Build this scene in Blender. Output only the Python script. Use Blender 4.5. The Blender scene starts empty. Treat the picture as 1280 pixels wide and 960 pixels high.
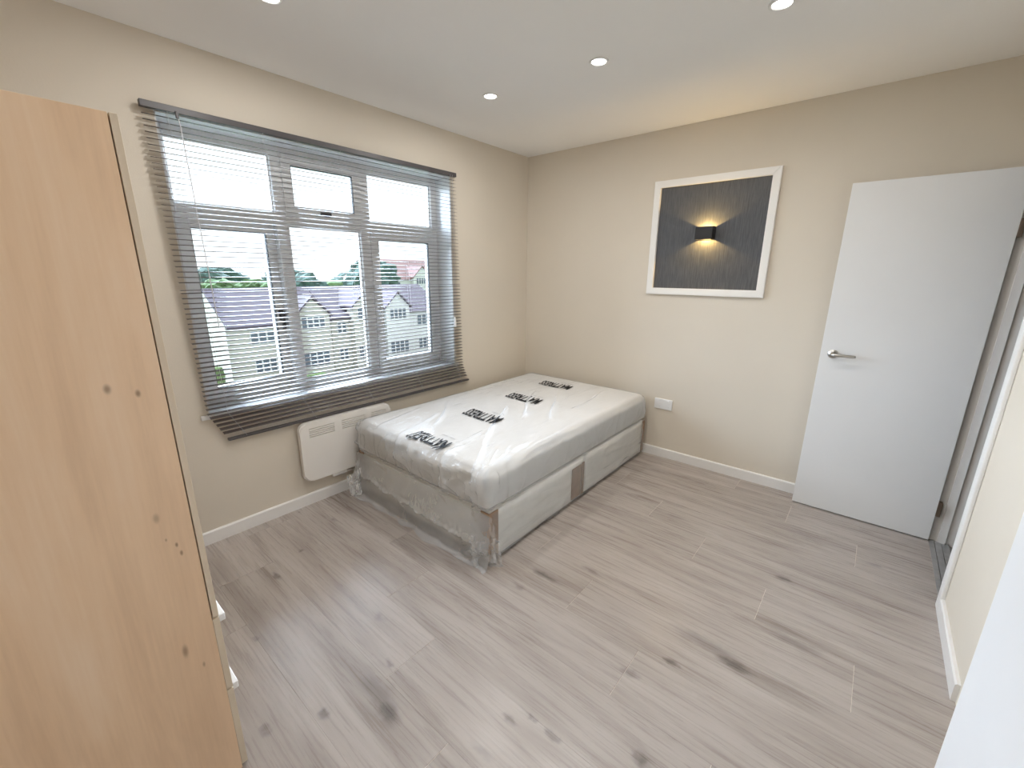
import bpy, bmesh, math, random
from mathutils import Vector, Matrix, noise
random.seed(7)
scene = bpy.context.scene
C = scene.collection

# ------------------------------------------------------------------ camera
cam_d = bpy.data.cameras.new('camera')
cam = bpy.data.objects.new('camera', cam_d); C.objects.link(cam)
cam_d.sensor_fit = 'HORIZONTAL'; cam_d.sensor_width = 36.0
cam_d.lens = 532.936 / 1280 * 36.0
cam_d.clip_start = 0.02; cam_d.clip_end = 2000
_r = Vector((0.64568837, -0.76357282, 0.00656264))
_u = Vector((0.18957028, 0.16861684, 0.96728045))
_f = Vector((0.73969564, 0.62331766, -0.25362465))
cam.matrix_world = Matrix(((_r.x, _u.x, -_f.x, -3.35231), (_r.y, _u.y, -_f.y, -2.64837), (_r.z, _u.z, -_f.z, 1.48982), (0, 0, 0, 1)))
scene.camera = cam

# ------------------------------------------------------------------ world, lamps' power, exposure
w = bpy.data.worlds.new('sky'); scene.world = w; w.use_nodes = True
bg = w.node_tree.nodes['Background']
bg.inputs['Color'].default_value = (0.86, 0.94, 1.0, 1); bg.inputs['Strength'].default_value = 1.35
# soft hazy sun behind thin cloud on the window side
sun_d = bpy.data.lights.new('hazy_sun_offscreen', 'SUN'); sun_d.energy = 22.0; sun_d.angle = math.radians(85); sun_d.color = (0.68, 0.81, 1.0)
sun = bpy.data.objects.new('hazy_sun_offscreen', sun_d); C.objects.link(sun); sun.location = (8, 30, 20)
sun.rotation_euler = Vector((0.06, -0.85, -0.52)).to_track_quat('-Z', 'Y').to_euler()
DOWNLIGHT_W = 3.7
vs = scene.view_settings
vs.view_transform = 'Standard'; vs.look = 'None'; vs.gamma = 1.0; vs.exposure = 0.63; vs.use_curve_mapping = False
scene.display_settings.display_device = 'sRGB'
scene.cycles.use_denoising = True
scene.cycles.max_bounces = 10; scene.cycles.diffuse_bounces = 6; scene.cycles.transparent_max_bounces = 24
scene.cycles.sample_clamp_indirect = 6.0

# ------------------------------------------------------------------ materials
def new_mat(name):
    m = bpy.data.materials.new(name); m.use_nodes = True
    nt = m.node_tree; return m, nt, nt.nodes, nt.links, nt.nodes['Principled BSDF']
def node(ns, typ, **kw):
    n = ns.new(typ)
    for k, v in kw.items():
        if k.startswith('i_'):
            key = k[2:]; key = int(key) if key.isdigit() else key.replace('_', ' ')
            n.inputs[key].default_value = v
        else: setattr(n, k, v)
    return n
def ramp(ns, stops):
    n = ns.new('ShaderNodeValToRGB'); cr = n.color_ramp
    while len(cr.elements) < len(stops): cr.elements.new(0.5)
    for e, (p, c) in zip(cr.elements, stops): e.position = p; e.color = (*c, 1) if len(c) == 3 else c
    return n
def simple(name, col, rough=0.5, metal=0.0, var=0.04, scale=8.0, bump=0.0, bscale=200.0, coat=0.0, spec=0.5):
    m, nt, ns, ln, b = new_mat(name)
    tc = node(ns, 'ShaderNodeTexCoord')
    nz = node(ns, 'ShaderNodeTexNoise', i_Scale=scale, i_Detail=4.0)
    ln.new(tc.outputs['Object'], nz.inputs['Vector'])
    lo = tuple(max(0, c * (1 - var)) for c in col); hi = tuple(min(1, c * (1 + var)) for c in col)
    rp = ramp(ns, [(0.3, lo), (0.7, hi)]); ln.new(nz.outputs['Fac'], rp.inputs['Fac'])
    ln.new(rp.outputs['Color'], b.inputs['Base Color'])
    b.inputs['Roughness'].default_value = rough; b.inputs['Metallic'].default_value = metal
    b.inputs['Coat Weight'].default_value = coat; b.inputs['Specular IOR Level'].default_value = spec
    if bump:
        n2 = node(ns, 'ShaderNodeTexNoise', i_Scale=bscale, i_Detail=3.0); ln.new(tc.outputs['Object'], n2.inputs['Vector'])
        bp = node(ns, 'ShaderNodeBump', i_Strength=bump, i_Distance=0.002); ln.new(n2.outputs['Fac'], bp.inputs['Height'])
        ln.new(bp.outputs['Normal'], b.inputs['Normal'])
    return m

M = {}
M['wall'] = simple('cream wall paint', (0.695, 0.632, 0.537), 0.75, var=0.015, scale=2, bump=0.15, bscale=160)
M['ceiling'] = simple('white ceiling paint', (0.90, 0.90, 0.895), 0.8, var=0.01, scale=2, bump=0.1, bscale=150)
M['white_paint'] = simple('white gloss paint', (0.82, 0.805, 0.785), 0.35, var=0.01)
M['door_white'] = simple('white door paint', (0.76, 0.76, 0.755), 0.42, var=0.012, scale=3)
M['cupboard_white'] = simple('white laminate', (0.76, 0.765, 0.77), 0.35, var=0.01)
M['cream_edging'] = simple('cream edging', (0.80, 0.76, 0.66), 0.4, var=0.01)
M['upvc'] = simple('white window plastic', (0.80, 0.80, 0.80), 0.3, var=0.01)
M['gasket'] = simple('black rubber', (0.02, 0.02, 0.022), 0.6)
M['slat'] = simple('taupe grey aluminium', (0.15, 0.132, 0.126), 0.24, metal=0.0, var=0.03, scale=3, spec=0.7)
M['rail'] = simple('dark taupe rail', (0.075, 0.068, 0.07), 0.4, var=0.05)
M['cord'] = simple('pale cord', (0.62, 0.63, 0.66), 0.7)
M['white_plastic'] = simple('white plastic', (0.82, 0.82, 0.82), 0.3, var=0.01)
M['heater'] = simple('warm white enamel', (0.80, 0.77, 0.73), 0.35, var=0.01)
M['chrome'] = simple('satin steel', (0.55, 0.54, 0.52), 0.28, metal=1.0, var=0.05)
M['hinge'] = simple('bronzed hinge', (0.22, 0.17, 0.13), 0.4, metal=0.7)
M['pale_handle'] = simple('pale polished handle', (0.86, 0.86, 0.86), 0.25, var=0.01)
M['black_metal'] = simple('black powder coat', (0.012, 0.012, 0.014), 0.45)
M['frame_white'] = simple('white frame paint', (0.84, 0.83, 0.81), 0.4, var=0.01)
M['threshold'] = simple('grey threshold bar', (0.42, 0.42, 0.42), 0.35, metal=0.5, var=0.1, scale=30)
M['cardboard'] = simple('brown cardboard', (0.36, 0.235, 0.155), 0.8, var=0.12, scale=25, bump=0.3, bscale=90)
M['fabric_base'] = simple('cream base fabric', (0.86, 0.85, 0.82), 0.8, var=0.03, scale=20, bump=0.4, bscale=300)
M['fabric_mattress'] = simple('white mattress fabric', (0.76, 0.76, 0.755), 0.75, var=0.02, scale=12, bump=0.3, bscale=120)
M['print'] = simple('black print', (0.012, 0.012, 0.014), 0.7, spec=0.2)
M['print_grey'] = simple('grey print', (0.22, 0.22, 0.24), 0.5)
M['hall'] = simple('hall paint', (0.66, 0.62, 0.55), 0.8, var=0.02)
M['hall_floor'] = simple('grey hall floor', (0.30, 0.30, 0.30), 0.5, var=0.1, scale=12)
M['subfloor'] = simple('pale board core', (0.86, 0.80, 0.72), 0.9)

def mat_planks():
    m, nt, ns, ln, b = new_mat('greige oak plank')
    tc = node(ns, 'ShaderNodeTexCoord'); oi = node(ns, 'ShaderNodeObjectInfo'); geo = node(ns, 'ShaderNodeNewGeometry')
    off = node(ns, 'ShaderNodeVectorMath', operation='SCALE', i_0=(31.0, 57.0, 13.0)); ln.new(oi.outputs['Random'], off.inputs['Scale'])
    add = node(ns, 'ShaderNodeVectorMath', operation='ADD'); ln.new(tc.outputs['Object'], add.inputs[0]); ln.new(off.outputs[0], add.inputs[1])
    # broad tone bands along the board
    mp = node(ns, 'ShaderNodeMapping'); mp.inputs['Scale'].default_value = (9.0, 0.8, 1); ln.new(add.outputs[0], mp.inputs['Vector'])
    n1 = node(ns, 'ShaderNodeTexNoise', i_Scale=1.6, i_Detail=5.0, i_Roughness=0.62, i_Distortion=0.5); ln.new(mp.outputs[0], n1.inputs['Vector'])
    mp2 = node(ns, 'ShaderNodeMapping'); mp2.inputs['Scale'].default_value = (70.0, 2.2, 1); ln.new(add.outputs[0], mp2.inputs['Vector'])
    n2 = node(ns, 'ShaderNodeTexNoise', i_Scale=1.5, i_Detail=5.0, i_Roughness=0.7, i_Distortion=0.3); ln.new(mp2.outputs[0], n2.inputs['Vector'])
    mixf = node(ns, 'ShaderNodeMix', data_type='FLOAT', i_0=0.22); ln.new(n1.outputs['Fac'], mixf.inputs[2]); ln.new(n2.outputs['Fac'], mixf.inputs[3])
    rp = ramp(ns, [(0.30, (0.265, 0.225, 0.200)), (0.45, (0.370, 0.325, 0.296)), (0.55, (0.435, 0.388, 0.358)), (0.72, (0.505, 0.46, 0.43))])
    ln.new(mixf.outputs[0], rp.inputs['Fac'])
    hv = node(ns, 'ShaderNodeHueSaturation'); mr = node(ns, 'ShaderNodeMapRange', i_To_Min=0.97, i_To_Max=1.03)
    ln.new(oi.outputs['Random'], mr.inputs['Value']); ln.new(mr.outputs[0], hv.inputs['Value']); ln.new(rp.outputs[0], hv.inputs['Color'])
    # knots, where the boards of the photograph have them (x, y, half width, half length, darkness)
    KN = [(-1.828, -1.584, .022, .10, .75), (-1.643, -1.747, .02, .05, .55), (-1.757, -2.456, .030, .07, .85), (-1.72, -2.34, .035, .16, .5), (-1.905, -2.26, .016, .035, .85),
          (-2.056, -2.159, .02, .045, .6), (-1.057, -2.518, .022, .05, .75), (-2.749, -1.591, .032, .06, .8), (-2.73, -1.50, .04, .12, .45), (-2.897, -1.417, .018, .03, .75), (-2.491, -1.916, .013, .03, .7),
          (-2.439, -1.969, .012, .025, .6), (-2.439, -2.068, .014, .035, .65), (-2.316, -2.324, .028, .04, .85), (-2.633, -1.421, .014, .025, .55),
          (-2.529, -1.182, .02, .04, .5), (-2.713, -0.567, .012, .05, .8), (-2.626, -1.915, .018, .05, .4), (-1.974, -1.537, .02, .04, .45), (-3.05, -1.325, .02, .025, .6),
          (-2.923, -0.898, .012, .02, .5), (-2.54, -0.451, .016, .022, .75), (-2.274, -0.304, .012, .03, .65), (-2.371, -0.052, .01, .015, .5), (-1.48, -2.62, .03, .12, .45), (-0.62, -2.86, .02, .05, .5), (-0.85, -1.9, .02, .09, .35)]
    nd = node(ns, 'ShaderNodeTexNoise', i_Scale=22.0, i_Detail=3.0); ln.new(geo.outputs['Position'], nd.inputs['Vector'])
    ndc = node(ns, 'ShaderNodeVectorMath', operation='MULTIPLY_ADD'); ndc.inputs[1].default_value = (0.03, 0.07, 0); ndc.inputs[2].default_value = (-0.015, -0.035, 0)
    ln.new(nd.outputs['Color'], ndc.inputs[0])
    pos = node(ns, 'ShaderNodeVectorMath', operation='ADD'); ln.new(geo.outputs['Position'], pos.inputs[0]); ln.new(ndc.outputs[0], pos.inputs[1])
    last = None
    for (kx, ky, hw, hl, dk) in KN:
        s = node(ns, 'ShaderNodeVectorMath', operation='SUBTRACT', i_1=(kx, ky, 0.0)); ln.new(pos.outputs[0], s.inputs[0])
        d = node(ns, 'ShaderNodeVectorMath', operation='MULTIPLY', i_1=(1 / hw, 1 / hl, 0.0)); ln.new(s.outputs[0], d.inputs[0])
        l = node(ns, 'ShaderNodeVectorMath', operation='LENGTH'); ln.new(d.outputs[0], l.inputs[0])
        k = node(ns, 'ShaderNodeMapRange', interpolation_type='SMOOTHSTEP', i_From_Min=0.1, i_From_Max=1.25, i_To_Min=1 - dk * 0.8, i_To_Max=1.0); ln.new(l.outputs['Value'], k.inputs['Value'])
        if last is None: last = k.outputs[0]
        else:
            mm = node(ns, 'ShaderNodeMath', operation='MULTIPLY'); ln.new(last, mm.inputs[0]); ln.new(k.outputs[0], mm.inputs[1]); last = mm.outputs[0]
    mx = node(ns, 'ShaderNodeMix', data_type='RGBA'); mx.inputs[6].default_value = (0.055, 0.042, 0.038, 1)
    ln.new(last, mx.inputs[0]); ln.new(hv.outputs[0], mx.inputs[7])
    ln.new(mx.outputs[2], b.inputs['Base Color'])
    rr = node(ns, 'ShaderNodeMapRange', i_To_Min=0.22, i_To_Max=0.34); ln.new(n2.outputs['Fac'], rr.inputs['Value']); ln.new(rr.outputs[0], b.inputs['Roughness'])
    bp = node(ns, 'ShaderNodeBump', i_Strength=0.05, i_Distance=0.001); ln.new(n2.outputs['Fac'], bp.inputs['Height']); ln.new(bp.outputs[0], b.inputs['Normal'])
    return m
M['plank'] = mat_planks()

def mat_maple(name='maple laminate'):
    m, nt, ns, ln, b = new_mat(name)
    geo = node(ns, 'ShaderNodeNewGeometry')
    mp = node(ns, 'ShaderNodeMapping'); mp.inputs['Scale'].default_value = (6.0, 6.0, 0.8); ln.new(geo.outputs['Position'], mp.inputs['Vector'])
    n1 = node(ns, 'ShaderNodeTexNoise', i_Scale=1.1, i_Detail=6.0, i_Roughness=0.55, i_Distortion=0.8); ln.new(mp.outputs[0], n1.inputs['Vector'])
    mp2 = node(ns, 'ShaderNodeMapping'); mp2.inputs['Scale'].default_value = (130.0, 130.0, 5.0); ln.new(geo.outputs['Position'], mp2.inputs['Vector'])
    n2 = node(ns, 'ShaderNodeTexNoise', i_Scale=1.0, i_Detail=3.0, i_Roughness=0.6); ln.new(mp2.outputs[0], n2.inputs['Vector'])
    mf = node(ns, 'ShaderNodeMix', data_type='FLOAT', i_0=0.18); ln.new(n1.outputs['Fac'], mf.inputs[2]); ln.new(n2.outputs['Fac'], mf.inputs[3])
    rp = ramp(ns, [(0.30, (0.69, 0.48, 0.31)), (0.48, (0.81, 0.585, 0.39)), (0.66, (0.86, 0.66, 0.475))]); ln.new(mf.outputs[0], rp.inputs['Fac'])
    KN = [(-3.236, 1.235, .006, .010, .8), (-3.187, 1.215, .0045, .008, .9), (-3.205, 0.90, .006, .012, .5), (-3.178, 0.812, .0028, .006, .9), (-3.172, 0.785, .003, .007, .9), (-3.208, 0.50, .006, .018, .75), (-3.176, 0.43, .003, .008, .6), (-3.196, 0.835, .002, .004, .6)]
    last = None
    for kx, kz, hw, hl, dk in KN:
        s = node(ns, 'ShaderNodeVectorMath', operation='SUBTRACT', i_1=(kx, 0.0, kz)); ln.new(geo.outputs['Position'], s.inputs[0])
        d = node(ns, 'ShaderNodeVectorMath', operation='MULTIPLY', i_1=(1 / hw, 0.0, 1 / hl)); ln.new(s.outputs[0], d.inputs[0])
        l = node(ns, 'ShaderNodeVectorMath', operation='LENGTH'); ln.new(d.outputs[0], l.inputs[0])
        k = node(ns, 'ShaderNodeMapRange', interpolation_type='SMOOTHSTEP', i_From_Min=0.2, i_From_Max=1.6, i_To_Min=1 - dk * .8, i_To_Max=1.0); ln.new(l.outputs['Value'], k.inputs['Value'])
        if last is None: last = k.outputs[0]
        else:
            mm = node(ns, 'ShaderNodeMath', operation='MULTIPLY'); ln.new(last, mm.inputs[0]); ln.new(k.outputs[0], mm.inputs[1]); last = mm.outputs[0]
    mx = node(ns, 'ShaderNodeMix', data_type='RGBA'); mx.inputs[6].default_value = (0.16, 0.075, 0.035, 1)
    ln.new(last, mx.inputs[0]); ln.new(rp.outputs[0], mx.inputs[7]); ln.new(mx.outputs[2], b.inputs['Base Color'])
    b.inputs['Roughness'].default_value = 0.45
    return m
M['maple'] = mat_maple()
M['maple_edge'] = simple('pale maple edging', (0.66, 0.56, 0.43), 0.5, var=0.04, scale=4)

def mat_film(name, haze, rough, milk=0.2, crease=(5.0, 14.0, 12.0)):
    m, nt, ns, ln, b = new_mat(name)
    out = ns['Material Output']
    tr = node(ns, 'ShaderNodeBsdfTransparent')
    b.inputs['Base Color'].default_value = (0.95, 0.96, 0.97, 1); b.inputs['Roughness'].default_value = rough
    b.inputs['Specular IOR Level'].default_value = 0.6
    tc = node(ns, 'ShaderNodeTexCoord')
    mp = node(ns, 'ShaderNodeMapping'); mp.inputs['Rotation'].default_value = (0, 0, 0.7); mp.inputs['Scale'].default_value = (4.0, 18.0, 9.0); ln.new(tc.outputs['Object'], mp.inputs['Vector'])
    n1 = node(ns, 'ShaderNodeTexNoise', i_Scale=1.6, i_Detail=4.0, i_Distortion=1.2); ln.new(mp.outputs[0], n1.inputs['Vector'])
    bp = node(ns, 'ShaderNodeBump', i_Strength=0.35, i_Distance=0.010); ln.new(n1.outputs['Fac'], bp.inputs['Height']); ln.new(bp.outputs[0], b.inputs['Normal'])
    mpc = node(ns, 'ShaderNodeMapping'); mpc.inputs['Scale'].default_value = crease; ln.new(tc.outputs['Object'], mpc.inputs['Vector'])
    nc = node(ns, 'ShaderNodeTexNoise', i_Scale=1.0, i_Detail=5.0, i_Roughness=0.6, i_Distortion=1.0); ln.new(mpc.outputs[0], nc.inputs['Vector'])
    hz = node(ns, 'ShaderNodeMapRange', i_From_Min=0.42, i_From_Max=0.72, i_To_Min=haze, i_To_Max=haze + milk); ln.new(nc.outputs['Fac'], hz.inputs['Value'])
    fr = node(ns, 'ShaderNodeFresnel', i_IOR=1.33); ln.new(bp.outputs[0], fr.inputs['Normal'])
    mr = node(ns, 'ShaderNodeMapRange', i_From_Min=0.0, i_From_Max=1.0, i_To_Min=haze, i_To_Max=1.0); ln.new(fr.outputs[0], mr.inputs['Value']); ln.new(hz.outputs[0], mr.inputs['To Min'])
    mx = node(ns, 'ShaderNodeMixShader'); ln.new(mr.outputs[0], mx.inputs['Fac']); ln.new(tr.outputs[0], mx.inputs[1]); ln.new(b.outputs[0], mx.inputs[2])
    ln.new(mx.outputs[0], out.inputs['Surface'])
    return m
M['film'] = mat_film('clear polythene film', 0.10, 0.07, 0.06, (2.0, 5.0, 5.0))
M['film_wrap'] = mat_film('stretched polythene film', 0.12, 0.08, 0.14, (1.2, 3.0, 9.0))
M['film_loose'] = mat_film('loose polythene film', 0.25, 0.07, 0.06, (3.0, 3.0, 3.0))

def mat_glass():
    m, nt, ns, ln, b = new_mat('window glass')
    out = ns['Material Output']; tr = node(ns, 'ShaderNodeBsdfTransparent'); tr.inputs['Color'].default_value = (0.97, 0.985, 0.98, 1)
    gl = node(ns, 'ShaderNodeBsdfGlossy', i_Roughness=0.02); fr = node(ns, 'ShaderNodeFresnel', i_IOR=1.3)
    mx = node(ns, 'ShaderNodeMixShader'); ln.new(fr.outputs[0], mx.inputs['Fac']); ln.new(tr.outputs[0], mx.inputs[1]); ln.new(gl.outputs[0], mx.inputs[2])
    ln.new(mx.outputs[0], out.inputs['Surface']); return m
M['glass'] = mat_glass()

def mat_wallpaper():
    m, nt, ns, ln, b = new_mat('charcoal fibre wallpaper')
    geo = node(ns, 'ShaderNodeNewGeometry')
    mp = node(ns, 'ShaderNodeMapping'); mp.inputs['Scale'].default_value = (1, 150.0, 9.0); ln.new(geo.outputs['Position'], mp.inputs['Vector'])
    n1 = node(ns, 'ShaderNodeTexNoise', i_Scale=1.0, i_Detail=4.0, i_Roughness=0.65, i_Distortion=0.4); ln.new(mp.outputs[0], n1.inputs['Vector'])
    rp = ramp(ns, [(0.3, (0.052, 0.055, 0.062)), (0.7, (0.105, 0.108, 0.118))]); ln.new(n1.outputs['Fac'], rp.inputs['Fac']); ln.new(rp.outputs[0], b.inputs['Base Color'])
    b.inputs['Roughness'].default_value = 0.55
    bp = node(ns, 'ShaderNodeBump', i_Strength=0.35, i_Distance=0.002); ln.new(n1.outputs['Fac'], bp.inputs['Height']); ln.new(bp.outputs[0], b.inputs['Normal'])
    return m
M['wallpaper'] = mat_wallpaper()

def mat_emit(name, col, s):
    m, nt, ns, ln, b = new_mat(name)
    b.inputs['Base Color'].default_value = (*col, 1); b.inputs['Emission Color'].default_value = (*col, 1); b.inputs['Emission Strength'].default_value = s
    return m
M['led'] = mat_emit('lit downlight lens', (1.0, 0.97, 0.92), 6.0)
M['warm_led'] = mat_emit('lit warm lens', (1.0, 0.72, 0.30), 5.0)

# ------------------------------------------------------------------ mesh helpers
def link(name, me, mat, parent=None):
    o = bpy.data.objects.new(name, me); C.objects.link(o)
    if mat is not None and not me.materials: me.materials.append(M[mat] if isinstance(mat, str) else mat)
    if parent is not None: o.parent = parent
    return o
def to_mesh(name, bm, smooth=False):
    bmesh.ops.recalc_face_normals(bm, faces=bm.faces[:])
    me = bpy.data.meshes.new(name); bm.to_mesh(me); bm.free()
    if smooth:
        for p in me.polygons: p.use_smooth = True
    return me
def bbox(bm, x0, x1, y0, y1, z0, z1):
    v = [bm.verts.new((x, y, z)) for z in (z0, z1) for x, y in ((x0, y0), (x1, y0), (x1, y1), (x0, y1))]
    for f in ((3, 2, 1, 0), (4, 5, 6, 7), (0, 1, 5, 4), (1, 2, 6, 5), (2, 3, 7, 6), (3, 0, 4, 7)): bm.faces.new([v[i] for i in f])
    return v
def box(name, mat, parent, x0, x1, y0, y1, z0, z1, bev=0.0, seg=2, origin=None):
    """one bevelled box; origin = the object's own origin (defaults to the world origin or the parent's)"""
    o0 = Vector(origin) if origin else Vector((0, 0, 0))
    bm = bmesh.new(); bbox(bm, x0 - o0.x, x1 - o0.x, y0 - o0.y, y1 - o0.y, z0 - o0.z, z1 - o0.z)
    if bev: bmesh.ops.bevel(bm, geom=bm.edges[:], offset=bev, segments=seg, profile=0.5, affect='EDGES')
    o = link(name, to_mesh(name, bm), mat, parent); o.location = o0
    return o
def boxes(name, mat, parent, lst):
    bm = bmesh.new()
    for b in lst: bbox(bm, *b)
    return link(name, to_mesh(name, bm), mat, parent)
def prism(bm, pts, axis, a, b):
    """extrude polygon pts (2D) along axis from a to b"""
    def P(p, t): return {'x': (t, p[0], p[1]), 'y': (p[0], t, p[1]), 'z': (p[0], p[1], t)}[axis]
    A = [bm.verts.new(P(p, a)) for p in pts]; B = [bm.verts.new(P(p, b)) for p in pts]
    bm.faces.new(A); bm.faces.new(B[::-1]); n = len(pts)
    for i in range(n): bm.faces.new((A[i], A[(i + 1) % n], B[(i + 1) % n], B[i]))
def rrect(x0, x1, z0, z1, r, n=8):
    out = []
    for cx, cz, a0 in ((x1 - r, z1 - r, 0), (x0 + r, z1 - r, 90), (x0 + r, z0 + r, 180), (x1 - r, z0 + r, 270)):
        for i in range(n + 1):
            a = math.radians(a0 + 90 * i / n); out.append((cx + r * math.cos(a), cz + r * math.sin(a)))
    return out
def tube(bm, pts, r, n=8, caps=True):
    pts = [Vector(p) for p in pts]; rings = []
    for i, p in enumerate(pts):
        t = (pts[min(i + 1, len(pts) - 1)] - pts[max(i - 1, 0)]).normalized()
        a = t.cross(Vector((0, 0, 1)) if abs(t.z) < .9 else Vector((1, 0, 0))).normalized(); b = t.cross(a)
        rr = r[i] if isinstance(r, (list, tuple)) else r
        rings.append([bm.verts.new(p + (a * math.cos(k * 2 * math.pi / n) + b * math.sin(k * 2 * math.pi / n)) * rr) for k in range(n)])
    for A, B in zip(rings, rings[1:]):
        for k in range(n): bm.faces.new((A[k], A[(k + 1) % n], B[(k + 1) % n], B[k]))
    if caps: bm.faces.new(rings[0][::-1]); bm.faces.new(rings[-1])
def lathe(bm, prof, n=28, axis='z', c=(0, 0, 0)):
    rings = []
    for r, h in prof:
        ring = []
        for k in range(n):
            a = 2 * math.pi * k / n; p = (r * math.cos(a), r * math.sin(a), h)
            if axis == 'x': p = (p[2], p[0], p[1])
            if axis == 'y': p = (p[0], p[2], p[1])
            ring.append(bm.verts.new((p[0] + c[0], p[1] + c[1], p[2] + c[2])))
        rings.append(ring)
    for A, B in zip(rings, rings[1:]):
        for k in range(n): bm.faces.new((A[k], A[(k + 1) % n], B[(k + 1) % n], B[k]))
    bm.faces.new(rings[0][::-1]); bm.faces.new(rings[-1])
def carve(o, cuts):
    """cut real box-shaped recesses into a mesh object"""
    bm = bmesh.new()
    for b in cuts: bbox(bm, *b)
    c = bpy.data.objects.new('cutter', to_mesh('cutter', bm)); C.objects.link(c)
    p, mi, loc = o.parent, o.matrix_parent_inverse.copy(), o.location.copy(); o.parent = None; o.location = (0, 0, 0)
    m = o.modifiers.new('cut', 'BOOLEAN'); m.operation = 'DIFFERENCE'; m.object = c; m.solver = 'EXACT'
    bpy.context.view_layer.update()
    me = bpy.data.meshes.new_from_object(o.evaluated_get(bpy.context.evaluated_depsgraph_get()))
    o.modifiers.clear(); o.data = me; bpy.data.objects.remove(c)
    o.parent = p; o.matrix_parent_inverse = mi; o.location = loc
    return o
def empty(name, loc=(0, 0, 0), rz=0.0):
    o = bpy.data.objects.new(name, None); o.empty_display_size = 0.1; C.objects.link(o); o.location = loc; o.rotation_euler.z = rz; return o
def tag(o, label, cat, group=None):
    o['label'] = label; o['category'] = cat
    if group: o['group'] = group
    return o
def struct(o, label=None, cat=None):
    o['kind'] = 'structure'
    if label: o['label'] = label
    if cat: o['category'] = cat
    return o
def dup(o, parent=None):
    c = o.copy(); C.objects.link(c); c.parent = parent
    for ch in list(o.children): dup(ch, c)
    return c

# ================================================================== THE ROOM
H, XW, YS, T = 2.5, -3.66, -3.105, 0.13
OX0, OX1, OZ0, OZ1, OD = -2.74, -0.96, 0.725, 2.192, 0.30     # window opening, wall depth
DX0, DX1, DZ = -0.795, -0.115, 2.005                          # doorway

# floor: underlay slab with single boards on it
fl = struct(boxes('floor', 'subfloor', None, [(XW, 0, YS, 0, -0.06, -0.0014)]), 'greige oak laminate floor of long boards with dark knots', 'floor')
PW, PL = 0.2465, 1.38
bm = bmesh.new(); bbox(bm, 0.00015, PW - 0.00015, 0.0008, PL - 0.0008, -0.0013, 0.0)
bmesh.ops.bevel(bm, geom=[e for e in bm.edges if all(v.co.z > -0.0005 for v in e.verts)], offset=0.0004, segments=1, affect='EDGES')
plank_me = to_mesh('plank', bm)
cut_cache = {}
for k in range(-2, 14):
    xb = -0.46 - PW * (k + 1); xa = max(xb, XW); xc = min(xb + PW, 0.0)
    if xc - xa < 0.02: continue
    yj = -2.79 - 0.352 * k
    while yj > YS: yj -= PL
    y = yj
    while y < 0:
        ya, yb = max(y, YS), min(y + PL, 0.0)
        if yb - ya > 0.01:
            full = abs((yb - ya) - PL) < 1e-4 and abs((xc - xa) - PW) < 1e-4
            if full: me = plank_me
            else:
                bm = bmesh.new(); bbox(bm, 0.00015, xc - xa - 0.00015, 0.0008, yb - ya - 0.0008, -0.0013, 0.0)
                bmesh.ops.bevel(bm, geom=[e for e in bm.edges if all(v.co.z > -0.0005 for v in e.verts)], offset=0.0004, segments=1, affect='EDGES')
                me = to_mesh('plank', bm)
            o = link('plank', me, 'plank', fl); o.location = (xa, ya, 0)
        y += PL

ceil = struct(boxes('ceiling', 'ceiling', None, [(XW - T, 0.14, YS - T, OD, H, H + 0.12)]), 'plain white plastered ceiling with recessed lights', 'ceiling')
bm = bmesh.new()
for b in [(XW - T, OX0, 0, OD, -0.06, H), (OX1, 0.14, 0, OD, -0.06, H), (OX0, OX1, 0, OD, -0.06, OZ0), (OX0, OX1, 0, OD, OZ1, H)]: bbox(bm, *b)
struct(link('wall_left', to_mesh('wall_left', bm), 'wall'), 'cream painted wall around the window', 'wall')
struct(boxes('wall_back', 'wall', None, [(0, 0.14, YS - T, 0, -0.06, H)]), 'cream painted wall carrying the framed panel', 'wall')
struct(boxes('wall_right', 'wall', None, [(XW, DX0 - 0.03, YS - T, YS, -0.06, H), (DX1 + 0.03, 0, YS - T, YS, -0.06, H), (DX0 - 0.03, DX1 + 0.03, YS - T, YS, DZ + 0.03, H)]), 'cream painted wall with the open doorway', 'wall')
struct(boxes('wall_front', 'wall', None, [(XW - T, XW, YS - T, 0, -0.06, H)]), 'cream painted wall behind the wardrobe', 'wall')
# hallway beyond the doorway
struct(boxes('floor_hall', 'hall_floor', None, [(-2.0, 0.9, YS - T - 1.2, YS - 0.0, -0.07, -0.012)]), 'grey floor of the hall beyond the doorway', 'floor')
struct(boxes('wall_hall', 'hall', None, [(-2.0, 0.9, YS - T - 1.3, YS - T - 1.2, -0.07, H), (0.9, 1.0, YS - T - 1.3, YS - T, -0.07, H), (-2.1, -2.0, YS - T - 1.3, YS - T, -0.07, H), (-2.1, 1.0, YS - T - 1.3, YS - T, H, H + .1), (0.14, 1.0, YS - T, YS - T + .1, -0.07, H)]), 'dim hall walls seen through the doorway', 'wall')

def skirt(name, pts2, axis, a, b, label):
    bm = bmesh.new(); prism(bm, pts2, axis, a, b)
    return struct(link(name, to_mesh(name, bm), 'white_paint'), label, 'baseboard')
SH, ST = 0.075, 0.015
skirt('baseboard_left', [(0, 0), (-ST, 0), (-ST, SH - .006), (-ST + .005, SH), (0, SH)], 'x', XW, 0, 'white skirting board under the window')
skirt('baseboard_back', [(0, 0), (-ST, 0), (-ST, SH - .006), (-ST + .005, SH), (0, SH)], 'y', YS, -ST, 'white skirting board along the wall with the socket')
skirt('baseboard_right', [(YS, 0), (YS + ST, 0), (YS + ST, SH - .006), (YS + ST - .005, SH), (YS, SH)], 'x', -1.40, DX0 - 0.06, 'short white skirting board beside the doorway')

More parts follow.
